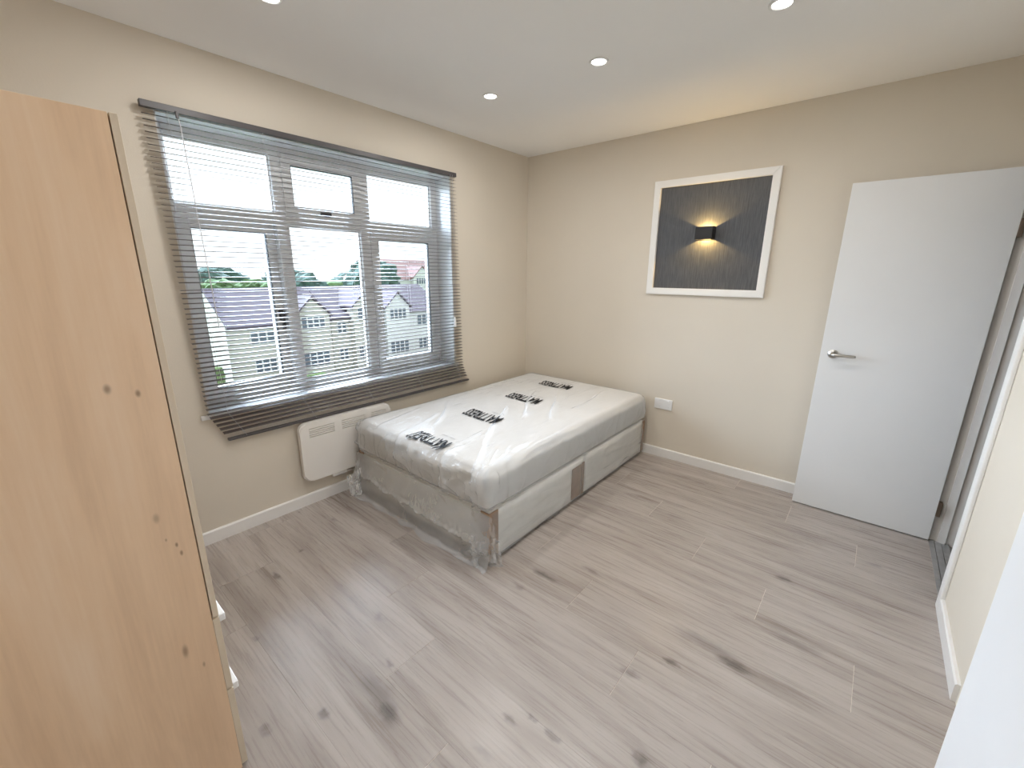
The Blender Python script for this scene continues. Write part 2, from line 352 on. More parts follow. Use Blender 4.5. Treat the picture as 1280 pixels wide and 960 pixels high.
# door lining and architrave
tr = struct(empty('trim_1', (DX0, YS, 0)), 'white lining and architrave of the doorway', 'door frame')
def tb(name, mat, *b, bev=0.002): 
    o = box(name, mat, None, *b, bev=bev); o.parent = tr; o.matrix_parent_inverse = Matrix.Translation((-DX0, -YS, 0)); return o
tb('hinge_jamb', 'white_paint', DX1, DX1 + 0.03, YS - T, YS, -0.011, DZ)
tb('latch_jamb', 'white_paint', DX0 - 0.03, DX0, YS - T, YS, -0.011, DZ)
tb('head_jamb', 'white_paint', DX0 - 0.03, DX1 + 0.03, YS - T, YS, DZ, DZ + 0.03)
tb('door_stop', 'white_paint', DX1 - 0.012, DX1, YS - 0.069, YS - 0.034, -0.011, DZ - 0.012)
tb('door_stop', 'white_paint', DX0, DX0 + 0.012, YS - 0.069, YS - 0.034, -0.011, DZ - 0.012)
tb('door_stop', 'white_paint', DX0, DX1, YS - 0.069, YS - 0.034, DZ - 0.012, DZ)
tb('architrave', 'white_paint', DX0 - 0.065, DX0 - 0.002, YS, YS + 0.016, 0, DZ + 0.06, bev=0.004)
tb('architrave', 'white_paint', DX0 - 0.065, DX1 + 0.06, YS, YS + 0.016, DZ + 0.004, DZ + 0.06, bev=0.004)
tb('architrave', 'white_paint', DX1 + 0.004, DX1 + 0.06, YS, YS + 0.016, 0, DZ + 0.06, bev=0.004)
th = struct(empty('trim_2', (DX0, YS, 0)), 'grey metal threshold bar in the doorway', 'threshold')
for i, (a, b_) in enumerate([(0.0, 0.022), (0.024, 0.052), (0.054, 0.085)]):
    o = box('threshold_strip', 'threshold', None, DX0, DX1, YS - b_, YS - a, -0.012, 0.003 - 0.001 * i, bev=0.001); o.parent = th; o.matrix_parent_inverse = Matrix.Translation((-DX0, -YS, 0))

# open door leaf, hinged on the far jamb and swung square to its wall
DW, DH, DT = 0.676, 1.975, 0.036
door = struct(empty('door_1', (-0.146, YS, 0.008)), 'plain white flush door standing open', 'door')
def db(name, mat, x0, x1, y0, y1, z0, z1, bev=0.001, parent=None):
    o = box(name, mat, parent or door, x0, x1, y0, y1, z0, z1, bev=bev); return o
leaf = db('door_leaf', 'door_white', 0, DT, 0.004, DW, 0, DH, 0.0015)
for zz in (0.155, 1.66):
    db('hinge', 'hinge', -0.003, 0.03, -0.014, 0.0045, zz, zz + 0.085)
hd = empty('door_handle'); hd.parent = door; hd.location = (0, DW - 0.062, 1.015)
def lever(side):
    bm = bmesh.new(); s = -1 if side == 0 else 1; x0 = 0 if side == 0 else DT
    lathe(bm, [(0.026, x0), (0.026, x0 + s * 0.007), (0.023, x0 + s * 0.009), (0.011, x0 + s * 0.010), (0.0105, x0 + s * 0.050)], 24, 'x')
    tube(bm, [(x0 + s * 0.045, 0.006, 0), (x0 + s * 0.047, -0.02, 0), (x0 + s * 0.047, -0.105, 0), (x0 + s * 0.046, -0.112, 0)], [0.0095, 0.0095, 0.0088, 0.006], 12)
    return link('lever', to_mesh('lever', bm, True), 'chrome', hd)
lever(0); lever(1)

# ------------------------------------------------------------------ window
win = struct(empty('window_1', (OX0, OD, OZ0)), 'white plastic casement window in six lights, lower left sash ajar', 'window')
def wp(o): o.parent = win; o.matrix_parent_inverse = Matrix.Translation((-OX0, -OD, -OZ0)); return o
FY0, FY1 = 0.17, 0.235
MX = [(-2.195, -2.125), (-1.645, -1.565)]
TZ = (1.755, 1.825)
for n_, b in [('frame_jamb', (OX0, OX0 + 0.055, FY0, FY1, OZ0, OZ1)), ('frame_jamb', (OX1 - 0.055, OX1, FY0, FY1, OZ0, OZ1)),
              ('frame_head', (OX0 + 0.055, OX1 - 0.055, FY0, FY1, OZ1 - 0.055, OZ1)), ('frame_sill', (OX0 + 0.055, OX1 - 0.055, FY0, FY1, OZ0, OZ0 + 0.06)),
              ('transom', (OX0 + 0.055, OX1 - 0.055, FY0, FY1, *TZ))]:
    wp(box(n_, 'upvc', None, *b, bev=0.006))
for a, b_ in MX:
    wp(box('mullion', 'upvc', None, a, b_, FY0 - 0.001, FY1 - 0.001, OZ0 + 0.05, OZ1 - 0.05, bev=0.006))
def glazing(x0, x1, z0, z1):
    g = wp(box('glass_pane', 'glass', None, x0 - .01, x1 + .01, 0.200, 0.206, z0 - .01, z1 + .01))
    bm = bmesh.new()
    for b in [(x0, x0 + .008, .19, .199, z0, z1), (x1 - .008, x1, .19, .199, z0, z1), (x0 + .008, x1 - .008, .19, .199, z0, z0 + .008), (x0 + .008, x1 - .008, .19, .199, z1 - .008, z1)]: bbox(bm, *b)
    wp(link('glazing_bead', to_mesh('glazing_bead', bm), 'upvc'))
L0, L1 = OX0 + .055, OX1 - .055
B0, B1 = OZ0 + .06, OZ1 - .055
glazing(L0, MX[0][0], TZ[1], B1)            # fixed light, top left
glazing(MX[1][1], L1, TZ[1], B1)            # fixed light, top right
glazing(MX[0][1], MX[1][0], B0, TZ[0])      # fixed light, bottom centre
def sash(x0, x1, z0, z1, w_, hinge, ang, handle):
    """opening sash: hinge = (x, y, z) origin, ang = rotation (axis letter, radians)"""
    e = empty('sash'); e.parent = win; e.matrix_parent_inverse = Matrix.Translation((-OX0, -OD, -OZ0)); e.location = hinge
    setattr(e.rotation_euler, ang[0], ang[1]); hx, hy, hz = hinge
    bm = bmesh.new(); y0, y1 = FY0 - .012 - hy, FY1 - .02 - hy
    o_ = (x0 - .012 - hx, x1 + .012 - hx, z0 - .012 - hz, z1 + .012 - hz); i_ = (x0 + w_ - hx, x1 - w_ - hx, z0 + w_ - hz, z1 - w_ - hz)
    for b in [(o_[0], i_[0], y0, y1, o_[2], o_[3]), (i_[1], o_[1], y0, y1, o_[2], o_[3]), (i_[0], i_[1], y0, y1, o_[2], i_[2]), (i_[0], i_[1], y0, y1, i_[3], o_[3])]: bbox(bm, *b)
    link('sash_frame', to_mesh('sash_frame', bm), 'upvc', e)
    bm = bmesh.new(); t = .004
    for b in [(i_[0], i_[0] + t, y0 + .004, y0 + .02, i_[2], i_[3]), (i_[1] - t, i_[1], y0 + .004, y0 + .02, i_[2], i_[3]), (i_[0], i_[1], y0 + .004, y0 + .02, i_[2], i_[2] + t), (i_[0], i_[1], y0 + .004, y0 + .02, i_[3] - t, i_[3])]: bbox(bm, *b)
    link('gasket', to_mesh('gasket', bm), 'gasket', e)
    bm = bmesh.new(); bbox(bm, i_[0] - .005, i_[1] + .005, y0 + .03, y0 + .036, i_[2] - .005, i_[3] + .005)
    link('glass_pane', to_mesh('glass_pane', bm), 'glass', e)
    bm = bmesh.new(); px, pz, hor = handle; px -= hx; pz -= hz
    if hor:
        bbox(bm, px - .014, px + .014, y0 - .010, y0, pz - .012, pz + .012); bbox(bm, px - .055, px + .012, y0 - .030, y0 - .018, pz - .009, pz + .009); bbox(bm, px - .008, px + .008, y0 - .020, y0 - .008, pz - .008, pz + .008)
    else:
        bbox(bm, px - .012, px + .012, y0 - .010, y0, pz - .03, pz + .03); bbox(bm, px - .009, px + .009, y0 - .030, y0 - .018, pz - .085, pz + .012); bbox(bm, px - .008, px + .008, y0 - .020, y0 - .008, pz - .008, pz + .008)
    link('window_handle', to_mesh('window_handle', bm), 'upvc' if hinge[0] > -1.2 else 'rail', e)
sash(MX[0][1], MX[1][0], TZ[1], B1, 0.040, ((MX[0][1] + MX[1][0]) / 2, FY0, B1), ('x', 0.0), (-1.88, TZ[1] + 0.014, True))
sash(MX[1][1], L1, B0, TZ[0], 0.048, (L1, FY0, B0), ('z', 0.0), (MX[1][1] + .022, 1.22, False))
sash(L0, MX[0][0], B0, TZ[0], 0.048, (L0, FY0, B0), ('z', math.radians(7.5)), (MX[0][0] - .022, 1.22, False))
wp(box('window_sill', 'upvc', None, OX0 - 0.04, OX1 + 0.03, -0.018, 0.0, OZ0 - 0.012, OZ0 + 0.014, bev=0.005))
wp(box('window_sill', 'upvc', None, OX0 + 0.001, OX1 - 0.001, 0.0, FY0, OZ0, OZ0 + 0.014, bev=0.001))
bm = bmesh.new()
for b in [(OX0, OX0 + .006, .001, FY0, OZ0 + .014, OZ1), (OX1 - .006, OX1, .001, FY0, OZ0 + .014, OZ1), (OX0 + .006, OX1 - .006, .001, FY0, OZ1 - .006, OZ1)]: bbox(bm, *b)
wp(link('reveal_lining', to_mesh('reveal_lining', bm), 'upvc'))

# ================================================================== VENETIAN BLIND
BX0, BX1, BY = -2.792, -0.945, -0.036
bl = tag(empty('venetian_blind', (BX0, BY, 2.2)), 'dark taupe aluminium venetian blind lowered over the window', 'blind')
def blp(o): o.parent = bl; o.matrix_parent_inverse = Matrix.Translation((-BX0, -BY, -2.2)); return o
blp(box('head_rail', 'rail', None, BX0 - .004, BX1 + .006, BY - .015, BY + .012, 2.183, 2.211, bev=.002))
bm = bmesh.new(); n_ = 6; LX = BX1 - BX0
pr = [(-.0125 + .025 * i / n_, .0022 * (1 - ((i / n_) * 2 - 1) ** 2)) for i in range(n_ + 1)]
prism(bm, pr + [(y, z - .0006) for y, z in reversed(pr)], 'x', 0, LX)
slat_me = to_mesh('slat', bm)
for p in slat_me.polygons: p.use_smooth = len(p.vertices) == 4
z = 2.160; i = 0; slat_z = []
while z > 0.605:
    slat_z.append(z); z -= 0.0252
for i, z in enumerate(slat_z):
    s = link('slat', slat_me, 'slat'); dx = 0.036 * (2.16 - z) / 1.42; dy = 0.0; tilt = math.radians(7.5 + random.uniform(-1.0, 1.0))
    zz = z + random.uniform(-.0008, .0008)
    if z < 0.742:
        t = (0.742 - z) / 0.15; dx += 0.072 * t ** 0.9; dy = 0.016 * min(1, t * 3); tilt = math.radians(19)
    if abs(z - 1.404) < 0.0126: zz -= 0.012; tilt = math.radians(4)
    s.location = (BX0 + dx, BY + dy, zz); s.rotation_euler = (tilt, random.uniform(-.0006, .0006), random.uniform(-.0012, .0012)); blp(s)
blp(box('bottom_rail', 'rail', None, BX0 + .115, BX1 + .115, BY + .002, BY + .028, 0.574, 0.588, bev=.003))
for lx in (-2.70, -2.30, -1.87, -1.44, -1.03):
    bm = bmesh.new()
    for yy in (BY - .0135, BY + .0135):
        tube(bm, [(lx, yy, 2.185), (lx + .036, yy, 0.742), (lx + .115, yy + .016, 0.585)], 0.0007, 5)
    blp(link('ladder_cord', to_mesh('ladder_cord', bm), 'cord'))
for lx, z0 in ((-0.985, 1.14), (-1.005, 1.12)):
    bm = bmesh.new(); tube(bm, [(lx, BY - .02, 2.19), (lx - .004, BY - .021, z0)], 0.0009, 5)
    blp(link('pull_cord', to_mesh('pull_cord', bm), 'cord'))
bm = bmesh.new(); lathe(bm, [(.004, 1.135), (.008, 1.125), (.011, 1.07), (.012, 1.06), (.006, 1.058)], 16, 'z', (-0.999, BY - .022, 0))
blp(link('cord_tassel', to_mesh('cord_tassel', bm, True), 'white_plastic'))
bm = bmesh.new(); tube(bm, [(-2.665, BY - .018, 2.17), (-2.66, BY - .02, 2.14), (-2.64, BY - .02, 1.2)], [.002, .0022, .0022], 6)
blp(link('tilt_wand', to_mesh('tilt_wand', bm), 'cord'))
blp(box('rail_clip', 'rail', None, -2.672, -2.660, BY - .024, BY - .013, 2.16, 2.19, bev=.002))

# ================================================================== PANEL HEATER
ht = tag(empty('panel_heater', (-1.985, 0, 0.175)), 'flat white electric panel heater on the wall under the blind', 'heater')
def hp(o): o.parent = ht; o.matrix_parent_inverse = Matrix.Translation((1.985, 0, -0.175)); return o
bm = bmesh.new(); prism(bm, rrect(-2.312, -1.655, 0.178, 0.570, 0.05, 8), 'y', -0.062, -0.028)
bmesh.ops.bevel(bm, geom=[e for e in bm.edges if abs(e.verts[0].co.y + .062) < 1e-5 and abs(e.verts[1].co.y + .062) < 1e-5], offset=.008, segments=3, affect='EDGES')
heater_body = hp(link('body', to_mesh('body', bm), 'heater'))
hp(box('wall_bracket', 'heater', None, -2.2, -1.77, -0.028, 0.0, 0.24, 0.52, bev=.002))
vent_cuts = []
for g0, g1 in ((-2.255, -2.085), (-2.035, -1.865), (-1.815, -1.70)):
    for k in range(5):
        zz = 0.528 - k * 0.0135
        vent_cuts.append((g0, g1, -0.07, -0.044, zz - .0018, zz + .0018))
        hp(box('vent_slot', 'heater', None, g0 + .0005, g1 - .0005, -0.0445, -0.043, zz - .0016, zz + .0016))
carve(heater_body, vent_cuts)
hp(box('thermostat', 'heater', None, -2.13, -2.02, -0.056, -0.030, 0.148, 0.181, bev=.012, seg=4))
bm = bmesh.new(); tube(bm, [(-2.03, -.04, .16), (-1.96, -.03, .145), (-1.85, -.02, .14), (-1.70, -.018, .15)], 0.008, 8)
hp(link('cable', to_mesh('cable', bm, True), 'heater'))

# ================================================================== BED
BD = dict(x0=-1.945, x1=-0.055, y0=-1.316, y1=-0.105)
def rbox(bm, x0, x1, y0, y1, z0, z1, rt_, nx, ny, nz, disp, rb_=None):
    """rounded box as a dense closed grid, every vertex pushed along its normal by disp(p, n)"""
    c = Vector(((x0 + x1) / 2, (y0 + y1) / 2, (z0 + z1) / 2)); h = Vector(((x1 - x0) / 2, (y1 - y0) / 2, (z1 - z0) / 2)); ver = {}
    def V(i, j, k):
        if (i, j, k) not in ver:
            p = Vector((-h.x + 2 * h.x * i / nx, -h.y + 2 * h.y * j / ny, -h.z + 2 * h.z * k / nz))
            r = rt_ if (rb_ is None or p.z > 0) else rt_ + (rb_ - rt_) * min(1.0, -p.z / (h.z * .45))
            q = Vector((max(-h.x + r, min(h.x - r, p.x)), max(-h.y + r, min(h.y - r, p.y)), max(-h.z + r, min(h.z - r, p.z))))
            n = (p - q).normalized(); p = c + q + n * r
            ver[(i, j, k)] = bm.verts.new(p + n * disp(p, n))
        return ver[(i, j, k)]
    for i in range(nx):
        for j in range(ny):
            for k in (0, nz): bm.faces.new((V(i, j, k), V(i + 1, j, k), V(i + 1, j + 1, k), V(i, j + 1, k)))
    for i in range(nx):
        for k in range(nz):
            for j in (0, ny): bm.faces.new((V(i, j, k), V(i + 1, j, k), V(i + 1, j, k + 1), V(i, j, k + 1)))
    for j in range(ny):
        for k in range(nz):
            for i in (0, nx): bm.faces.new((V(i, j, k), V(i, j + 1, k), V(i, j + 1, k + 1), V(i, j, k + 1)))
def ridge(p, sc, ang, stretch, seed):
    ca, sa = math.cos(ang), math.sin(ang)
    u = (p.x * ca + p.y * sa) * sc / stretch; v = (-p.x * sa + p.y * ca) * sc
    n = noise.noise(Vector((u + seed, v + seed * .7, p.z * sc + seed * 1.3)) + Vector((1, 1, 1)) * 0.6 * noise.noise(Vector((p.x * 3, p.y * 3, seed))))
    return max(0.0, 1 - abs(n) * 5.0) ** 2
MT = dict(x0=-1.955, x1=-0.045, y0=-1.315, y1=-0.105, z0=0.312, z1=0.528)
def matt_disp(p, n):
    if n.z < -.3: return 0.0
    d = 0.006 * noise.noise(p * 2.3)
    if abs(n.z) < 0.5:                       # soft sides: bulge between the edges
        t = (p.z - MT['z0']) / (MT['z1'] - MT['z0']); d += 0.014 * math.sin(max(0, min(1, t)) * math.pi)
    return d
CREASE = [(-1.64, -0.57, -1.29, -0.29), (-1.81, -1.12, -1.11, -0.7), (-2.02, -1.25, -1.68, -1.1), (-1.77, -1.32, -1.22, -1.26), (-1.06, -1.08, -0.63, -0.81), (-1.95, -0.58, -1.54, -0.43), (-2.08, -1.26, -1.54, -1.25), (-1.7, -1.14, -1.93, -1.27), (-1.16, -0.91, -0.63, -0.6), (-2.04, -0.99, -1.83, -0.99), (-1.58, -0.9, -1.88, -0.94), (-1.96, -0.36, -1.57, -0.24), (-0.77, -1.09, -0.24, -1.03), (-2.06, -1.42, -1.64, -1.21)]
def crease(p):
    d = 0.0
    for i, (ax, ay, bx, by) in enumerate(CREASE):
        ux, uy = bx - ax, by - ay; L = math.hypot(ux, uy); ux /= L; uy /= L
        t = (p.x - ax) * ux + (p.y - ay) * uy
        if t < -.06 or t > L + .06: continue
        v = -(p.x - ax) * uy + (p.y - ay) * ux + 0.012 * math.sin(t * 9 + i)
        if abs(v) > .05: continue
        f = max(0.0, min(1.0, (t + .06) / .08, (L + .06 - t) / .08))
        d += f * (0.0085 * math.exp(-(v / .011) ** 2) - 0.003 * math.exp(-((v - .022) / .014) ** 2))
    return d
def film_disp(p, n):
    if n.z < -.3: return 0.001
    d = matt_disp(p, n) + 0.0035
    d += crease(p) + 0.003 * noise.noise(p * 4) + 0.0015 * noise.noise(Vector((p.x * 4 + p.y * 3, p.y * 14 - p.x * 10, p.z)))
    if abs(n.z) < 0.6:
        foot = max(0.0, min(1.0, (-1.80 - p.x) / 0.1))
        d += (0.003 + .012 * foot) * ridge(p, 8, 1.4, 1.6, 5.5) + .008 * foot * ridge(p, 13, 0.4, 1.5, 2.2)
    return d
mat_ = tag(empty('mattress', (-1.0, -0.7, 0.312)), 'white mattress sealed in clear printed plastic on the bed base', 'mattress')
def mp_(o): o.parent = mat_; o.matrix_parent_inverse = Matrix.Translation((1.0, 0.7, -0.312)); return o
bm = bmesh.new(); rbox(bm, MT['x0'], MT['x1'], MT['y0'], MT['y1'], MT['z0'], MT['z1'], 0.055, 60, 40, 12, matt_disp, 0.022)
mp_(link('mattress_body', to_mesh('mattress_body', bm, True), 'fabric_mattress'))
bm = bmesh.new(); rbox(bm, MT['x0'], MT['x1'], MT['y0'], MT['y1'], MT['z0'], MT['z1'], 0.055, 240, 160, 28, film_disp, 0.022)
cov = mp_(link('plastic_cover', to_mesh('plastic_cover', bm, True), 'film'))
def text_mesh(body, size, shear, off, mat, name):
    cu = bpy.data.curves.new('t', 'FONT'); cu.body = body; cu.size = size; cu.shear = shear; cu.offset = off; cu.space_character = 1.08; cu.align_x = 'CENTER'; cu.align_y = 'CENTER'; cu.resolution_u = 2
    ob = bpy.data.objects.new('t', cu); C.objects.link(ob); bpy.context.view_layer.update()
    me = bpy.data.meshes.new_from_object(ob.evaluated_get(bpy.context.evaluated_depsgraph_get()))
    bpy.data.objects.remove(ob); bm = bmesh.new(); bm.from_mesh(me); bmesh.ops.triangulate(bm, faces=bm.faces[:])
    bmesh.ops.subdivide_edges(bm, edges=bm.edges[:], cuts=2, use_grid_fill=True); return bm
def lay_text(body, size, shear, off, sx, sy, cx, cy, mat, name, crease=0.0):
    bm = text_mesh(body, size, shear, off, mat, name)
    for v in bm.verts:
        a, b_ = v.co.x * sx, v.co.y * sy            # reading direction -> +y, up -> -x
        if crease: b_ += crease * noise.noise(Vector((a * 9, b_ * 5, cx))); a += crease * .5 * noise.noise(Vector((b_ * 12, a * 9, 4.0)))
        p = Vector((cx - b_, cy + a, MT['z1'])); v.co = (p.x, p.y, MT['z1'] + film_disp(p, Vector((0, 0, 1))) + 0.0045)
    o = link(name, to_mesh(name, bm), mat); o.parent = cov; o.matrix_parent_inverse = cov.matrix_world.inverted() if False else Matrix.Identity(4); return o
for k, (cx, cy, cr) in enumerate([(-1.865, -0.765, 0.05), (-1.355, -0.705, 0.012), (-0.835, -0.65, 0.008), (-0.325, -0.60, 0.006)]):
    lay_text('MATTRESS', 0.10, -0.28, 0.0022, 0.62, 1.75, cx, cy, 'print', 'print', cr)
    lay_text('---- -----', 0.04, -0.28, 0.0006, 0.8, 1.0, cx + 0.095, cy - 0.05, 'print_grey', 'small_print')

base = tag(empty('divan_base', (-1.0, -0.7, 0)), 'cream divan bed base wrapped in clear plastic with cardboard corner guards', 'bed base')
def bp_(o): o.parent = base; o.matrix_parent_inverse = Matrix.Translation((1.0, 0.7, 0)); return o
XM = -1.0
for a, b_ in ((BD['x0'], XM - .002), (XM + .002, BD['x1'])):
    bm = bmesh.new(); rbox(bm, a, b_, BD['y0'], BD['y1'], 0.014, 0.304, 0.014, 24, 24, 6, lambda p, n: 0.0015 * noise.noise(p * 6))
    bp_(link('base_half', to_mesh('base_half', bm, True), 'fabric_base'))
for a, b_ in ((BD['x0'], XM - .002), (XM + .002, BD['x1'])):
    bp_(box('plinth', 'rail', None, a + .01, b_ - .01, BD['y0'] + .012, BD['y1'] - .01, 0.002, 0.018))
def guard(name, segs, z0, z1):
    bm = bmesh.new()
    for s in segs: bbox(bm, *s, z0, z1)
    return bp_(link(name, to_mesh(name, bm), 'cardboard'))
y0, y1, x0, x1 = BD['y0'], BD['y1'], BD['x0'], BD['x1']; t = .004
guard('corner_guard', [(x0 - .003 - t, x0 + .062, y0 - .003 - t, y0 - .003), (x0 - .003 - t, x0 - .003, y0 - .003, y0 + .055)], 0.028, 0.298)
guard('corner_guard', [(x0 - .003 - t, x0 - .003, y1 - .05, y1 + .003), (x0 - .003 - t, x0 + .06, y1 + .003, y1 + .003 + t)], 0.05, 0.298)
guard('corner_guard', [(x1 - .03, x1 + .003 + t, y0 - .003 - t, y0 - .003), (x1 + .003, x1 + .003 + t, y0 - .003, y0 + .06)], 0.03, 0.295)
guard('middle_guard', [(XM - .165, XM - .055, y0 - .003 - t, y0 - .003)], 0.035, 0.255)
guard('middle_guard', [(XM - .045, XM - .015, y0 - .003 - t, y0 - .003)], 0.03, 0.262)
def wrap_disp(p, n):
    d = 0.0095 + 0.006 * ridge(p, 9, 0.12, 7, 1.7) + 0.003 * noise.noise(p * 7)
    if n.x < -.5: d += 0.010 * ridge(p, 10, 1.3, 1.5, 6.1)
    return d
bm = bmesh.new(); rbox(bm, x0, x1, y0, y1, 0.016, 0.308, 0.02, 200, 130, 26, lambda p, n: wrap_disp(p, n) if n.z < .35 else -0.001)
bp_(link('plastic_wrap', to_mesh('plastic_wrap', bm, True), 'film_wrap'))
# loose film gathered at the foot: hangs from the top edge, bunches in a ruffled seam, trails on the floor
bm = bmesh.new(); NU, NV = 150, 46; g = []
for iu in range(NU + 1):
    u = iu / NU; y = y1 + .02 + (y0 - .03 - y1 - .02) * u; row = []
    zseam = 0.165 - 0.05 * u + .012 * noise.noise(Vector((u * 9, 2, 0)))
    for iv in range(NV + 1):
        v = iv / NV
        if v < .45:
            t_ = v / .45; z = 0.292 + (zseam - 0.292) * t_; xx = x0 - .014 - .028 * t_ ** 1.4
        elif v < .60:
            t_ = (v - .45) / .15; z = zseam - .03 * t_; xx = x0 - .042 - .012 * math.sin(t_ * math.pi)
        else:
            t_ = (v - .60) / .40; z = max(.004, (zseam - .03) * (1 - t_ * 1.25)); xx = x0 - .040 - .012 * t_ - (.055 * max(0, t_ - .75) / .25) * (0.6 + .6 * noise.noise(Vector((u * 7, 5, 0))))
        rf = math.exp(-((v - .50) / .09) ** 2)
        xx -= .016 * rf * noise.noise(Vector((u * 75, v * 8, 0))) + .010 * noise.noise(Vector((u * 14, v * 6, 3))) * (0.3 + v)
        z += .007 * rf * noise.noise(Vector((u * 60, v * 10, 7))) + .006 * noise.noise(Vector((u * 18, v * 5, 9))) * v
        row.append(bm.verts.new((min(xx, x0 - .012), y + .01 * noise.noise(Vector((u * 10, v * 9, 1))), max(z, .004))))
    g.append(row)
for a, b_ in zip(g, g[1:]):
    for k in range(NV): bm.faces.new((a[k], a[k + 1], b_[k + 1], b_[k]))
bp_(link('loose_film', to_mesh('loose_film', bm, True), 'film_loose'))
# loose tails of film: at the near corner and at the corner by the heater
def tail(name, P, Q, R_, n=30, amp=.02, seed=0.0, close=None):
    """a crinkled sheet spanned by corner P and edge points Q (along) and R_ (down)"""
    P, Q, R_ = Vector(P), Vector(Q), Vector(R_); nn = (Q - P).cross(R_ - P).normalized(); bm = bmesh.new(); g = []
    for a in range(n + 1):
        row = []
        for b in range(n + 1):
            u, v = a / n, b / n; p = P + (Q - P) * u + (R_ - P) * v
            p += nn * amp * (noise.noise(Vector((u * 4, v * 3, seed))) + .8 * abs(noise.noise(Vector((u * 9, v * 6, seed + 4)))) + .25 * noise.noise(Vector((u * 22, v * 15, seed))))
            p.z = max(p.z, .003); row.append(bm.verts.new(p))
        g.append(row)
    for A, B in zip(g, g[1:]):
        for k in range(n): bm.faces.new((A[k], A[k + 1], B[k + 1], B[k]))
    return bp_(link(name, to_mesh(name, bm, True), 'film_loose'))
tail('film_tail', (x0 - .030, y0 + .12, .20), (x0 + .015, y0 - .022, .24), (x0 - .060, y0 + .08, .005), 36, .030, 3.0)
tail('film_tail', (x0 - .050, y0 + .09, .16), (x0 + .055, y0 - .022, .12), (x0 - .075, y0 + .04, .004), 36, .026, 7.0)
tail('film_tail', (x0 - .035, y1 - .05, .20), (x0 - .12, y1 - .01, .15), (x0 - .025, y1 - .06, .02), 36, .024, 11.0)
tail('film_tail', (x0 - .012, y1 - .02, .27), (x0 - .06, y1 - .005, .20), (x0 - .012, y1 - .03, .05), 30, .016, 15.0)

# ================================================================== WARDROBE
WX, WY0, WY1, WH = -3.122, -1.387, -0.585, 1.80
wd = tag(empty('wardrobe', (-3.38, -0.98, 0)), 'tall maple wardrobe with drawers standing side-on by the window', 'wardrobe')
def wdp(o, p=None):
    o.parent = p or wd; o.matrix_parent_inverse = Matrix.Translation((3.38, 0.98, 0)) if p is None else Matrix.Identity(4); return o
CB = XW + 0.012; CF = WX - 0.0165
wdp(box('side_panel', 'maple', None, CB, CF, WY0, WY0 + .016, 0, WH, bev=.0008))
wdp(box('side_panel', 'maple', None, CB, CF, WY1 - .016, WY1, 0, WH, bev=.0008))
wdp(box('top_panel', 'maple', None, CB, CF, WY0 + .016, WY1 - .016, WH - .016, WH, bev=.0008))
wdp(box('back_panel', 'maple_edge', None, CB, CB + .006, WY0 + .016, WY1 - .016, 0.06, WH - .016))
wdp(box('shelf', 'maple', None, CB + .006, CF, WY0 + .016, WY1 - .016, .545, .561, bev=.0008))
wdp(box('plinth', 'maple', None, CF - .04, CF - .024, WY0 + .016, WY1 - .016, 0, .06))
ym = (WY0 + WY1) / 2
for a, b_, hy in ((WY0, ym - .0015, ym - .05), (ym + .0015, WY1, ym + .05)):
    d = wdp(box('wardrobe_door', 'maple_edge', None, CF + .0025, WX, a, b_, .556, WH, bev=.001))
    bm = bmesh.new(); tube(bm, [(WX, hy, 1.06), (WX + .022, hy, 1.065), (WX + .024, hy, 1.08), (WX + .024, hy, 1.18), (WX + .022, hy, 1.195), (WX, hy, 1.20)], .005, 8)
    wdp(link('door_handle', to_mesh('door_handle', bm, True), 'pale_handle'), d)
for z0, z1, hz in ((.305, .551, .535), (.012, .300, .290)):
    d = wdp(box('drawer_front', 'maple_edge', None, CF + .0004, WX, WY0, WY1, z0, z1, bev=.001))
    h = box('drawer_handle', 'pale_handle', None, WX, WX + .017, WY0 + .012, WY0 + .13, hz - .012, hz + .012, bev=.003); wdp(h, d)

# ================================================================== WHITE CUPBOARD beside the camera
cb = tag(empty('tall_cupboard', (-2.95, -2.99, 0)), 'tall plain white cupboard against the wall beside the doorway', 'cupboard')
def cbp(o): o.parent = cb; o.matrix_parent_inverse = Matrix.Translation((2.95, 2.99, 0)); return o
KX0, KX1, KY = -3.60, -2.368, -2.880
cbp(box('carcass', 'cream_edging', None, KX0, KX1 - .002, YS + .003, KY - .0195, 0, 2.05, bev=.001))
xm = (KX0 + KX1) / 2
for a, b_ in ((KX0, xm - .0015), (xm + .0015, KX1)):
    d = cbp(box('cupboard_door', 'cupboard_white', None, a + .0015, b_ - .0015, KY - .018, KY, .02, 2.05, bev=.0012))
    e_ = cbp(box('edging_strip', 'cream_edging', None, b_ - .0014, b_ + .0004, KY - .0176, KY - .0004, .02, 2.05))

# ================================================================== FRAMED PANEL, WALL LIGHT, SOCKET
fp = tag(empty('framed_panel', (0, -1.639, 1.74)), 'white square frame around charcoal wallpaper on the back wall', 'framed panel')
def fpp(o): o.parent = fp; o.matrix_parent_inverse = Matrix.Translation((0, 1.639, -1.74)); return o
Y0, Y1, Z0, Z1, FW, FT = -2.050, -1.228, 1.332, 2.149, 0.048, 0.026
def bar(a, b_, c, d):
    """mitred frame bar: four outer/inner corner points (y, z)"""
    bm = bmesh.new(); prism(bm, [a, b_, c, d], 'x', -FT, 0)
    bmesh.ops.recalc_face_normals(bm, faces=bm.faces[:])
    bmesh.ops.bevel(bm, geom=[e for e in bm.edges if all(abs(v.co.x + FT) < 1e-6 for v in e.verts)], offset=.003, segments=2, affect='EDGES')
    fpp(link('frame_bar', to_mesh('frame_bar', bm), 'frame_white'))
i0, i1, j0, j1 = Y0 + FW, Y1 - FW, Z0 + FW, Z1 - FW
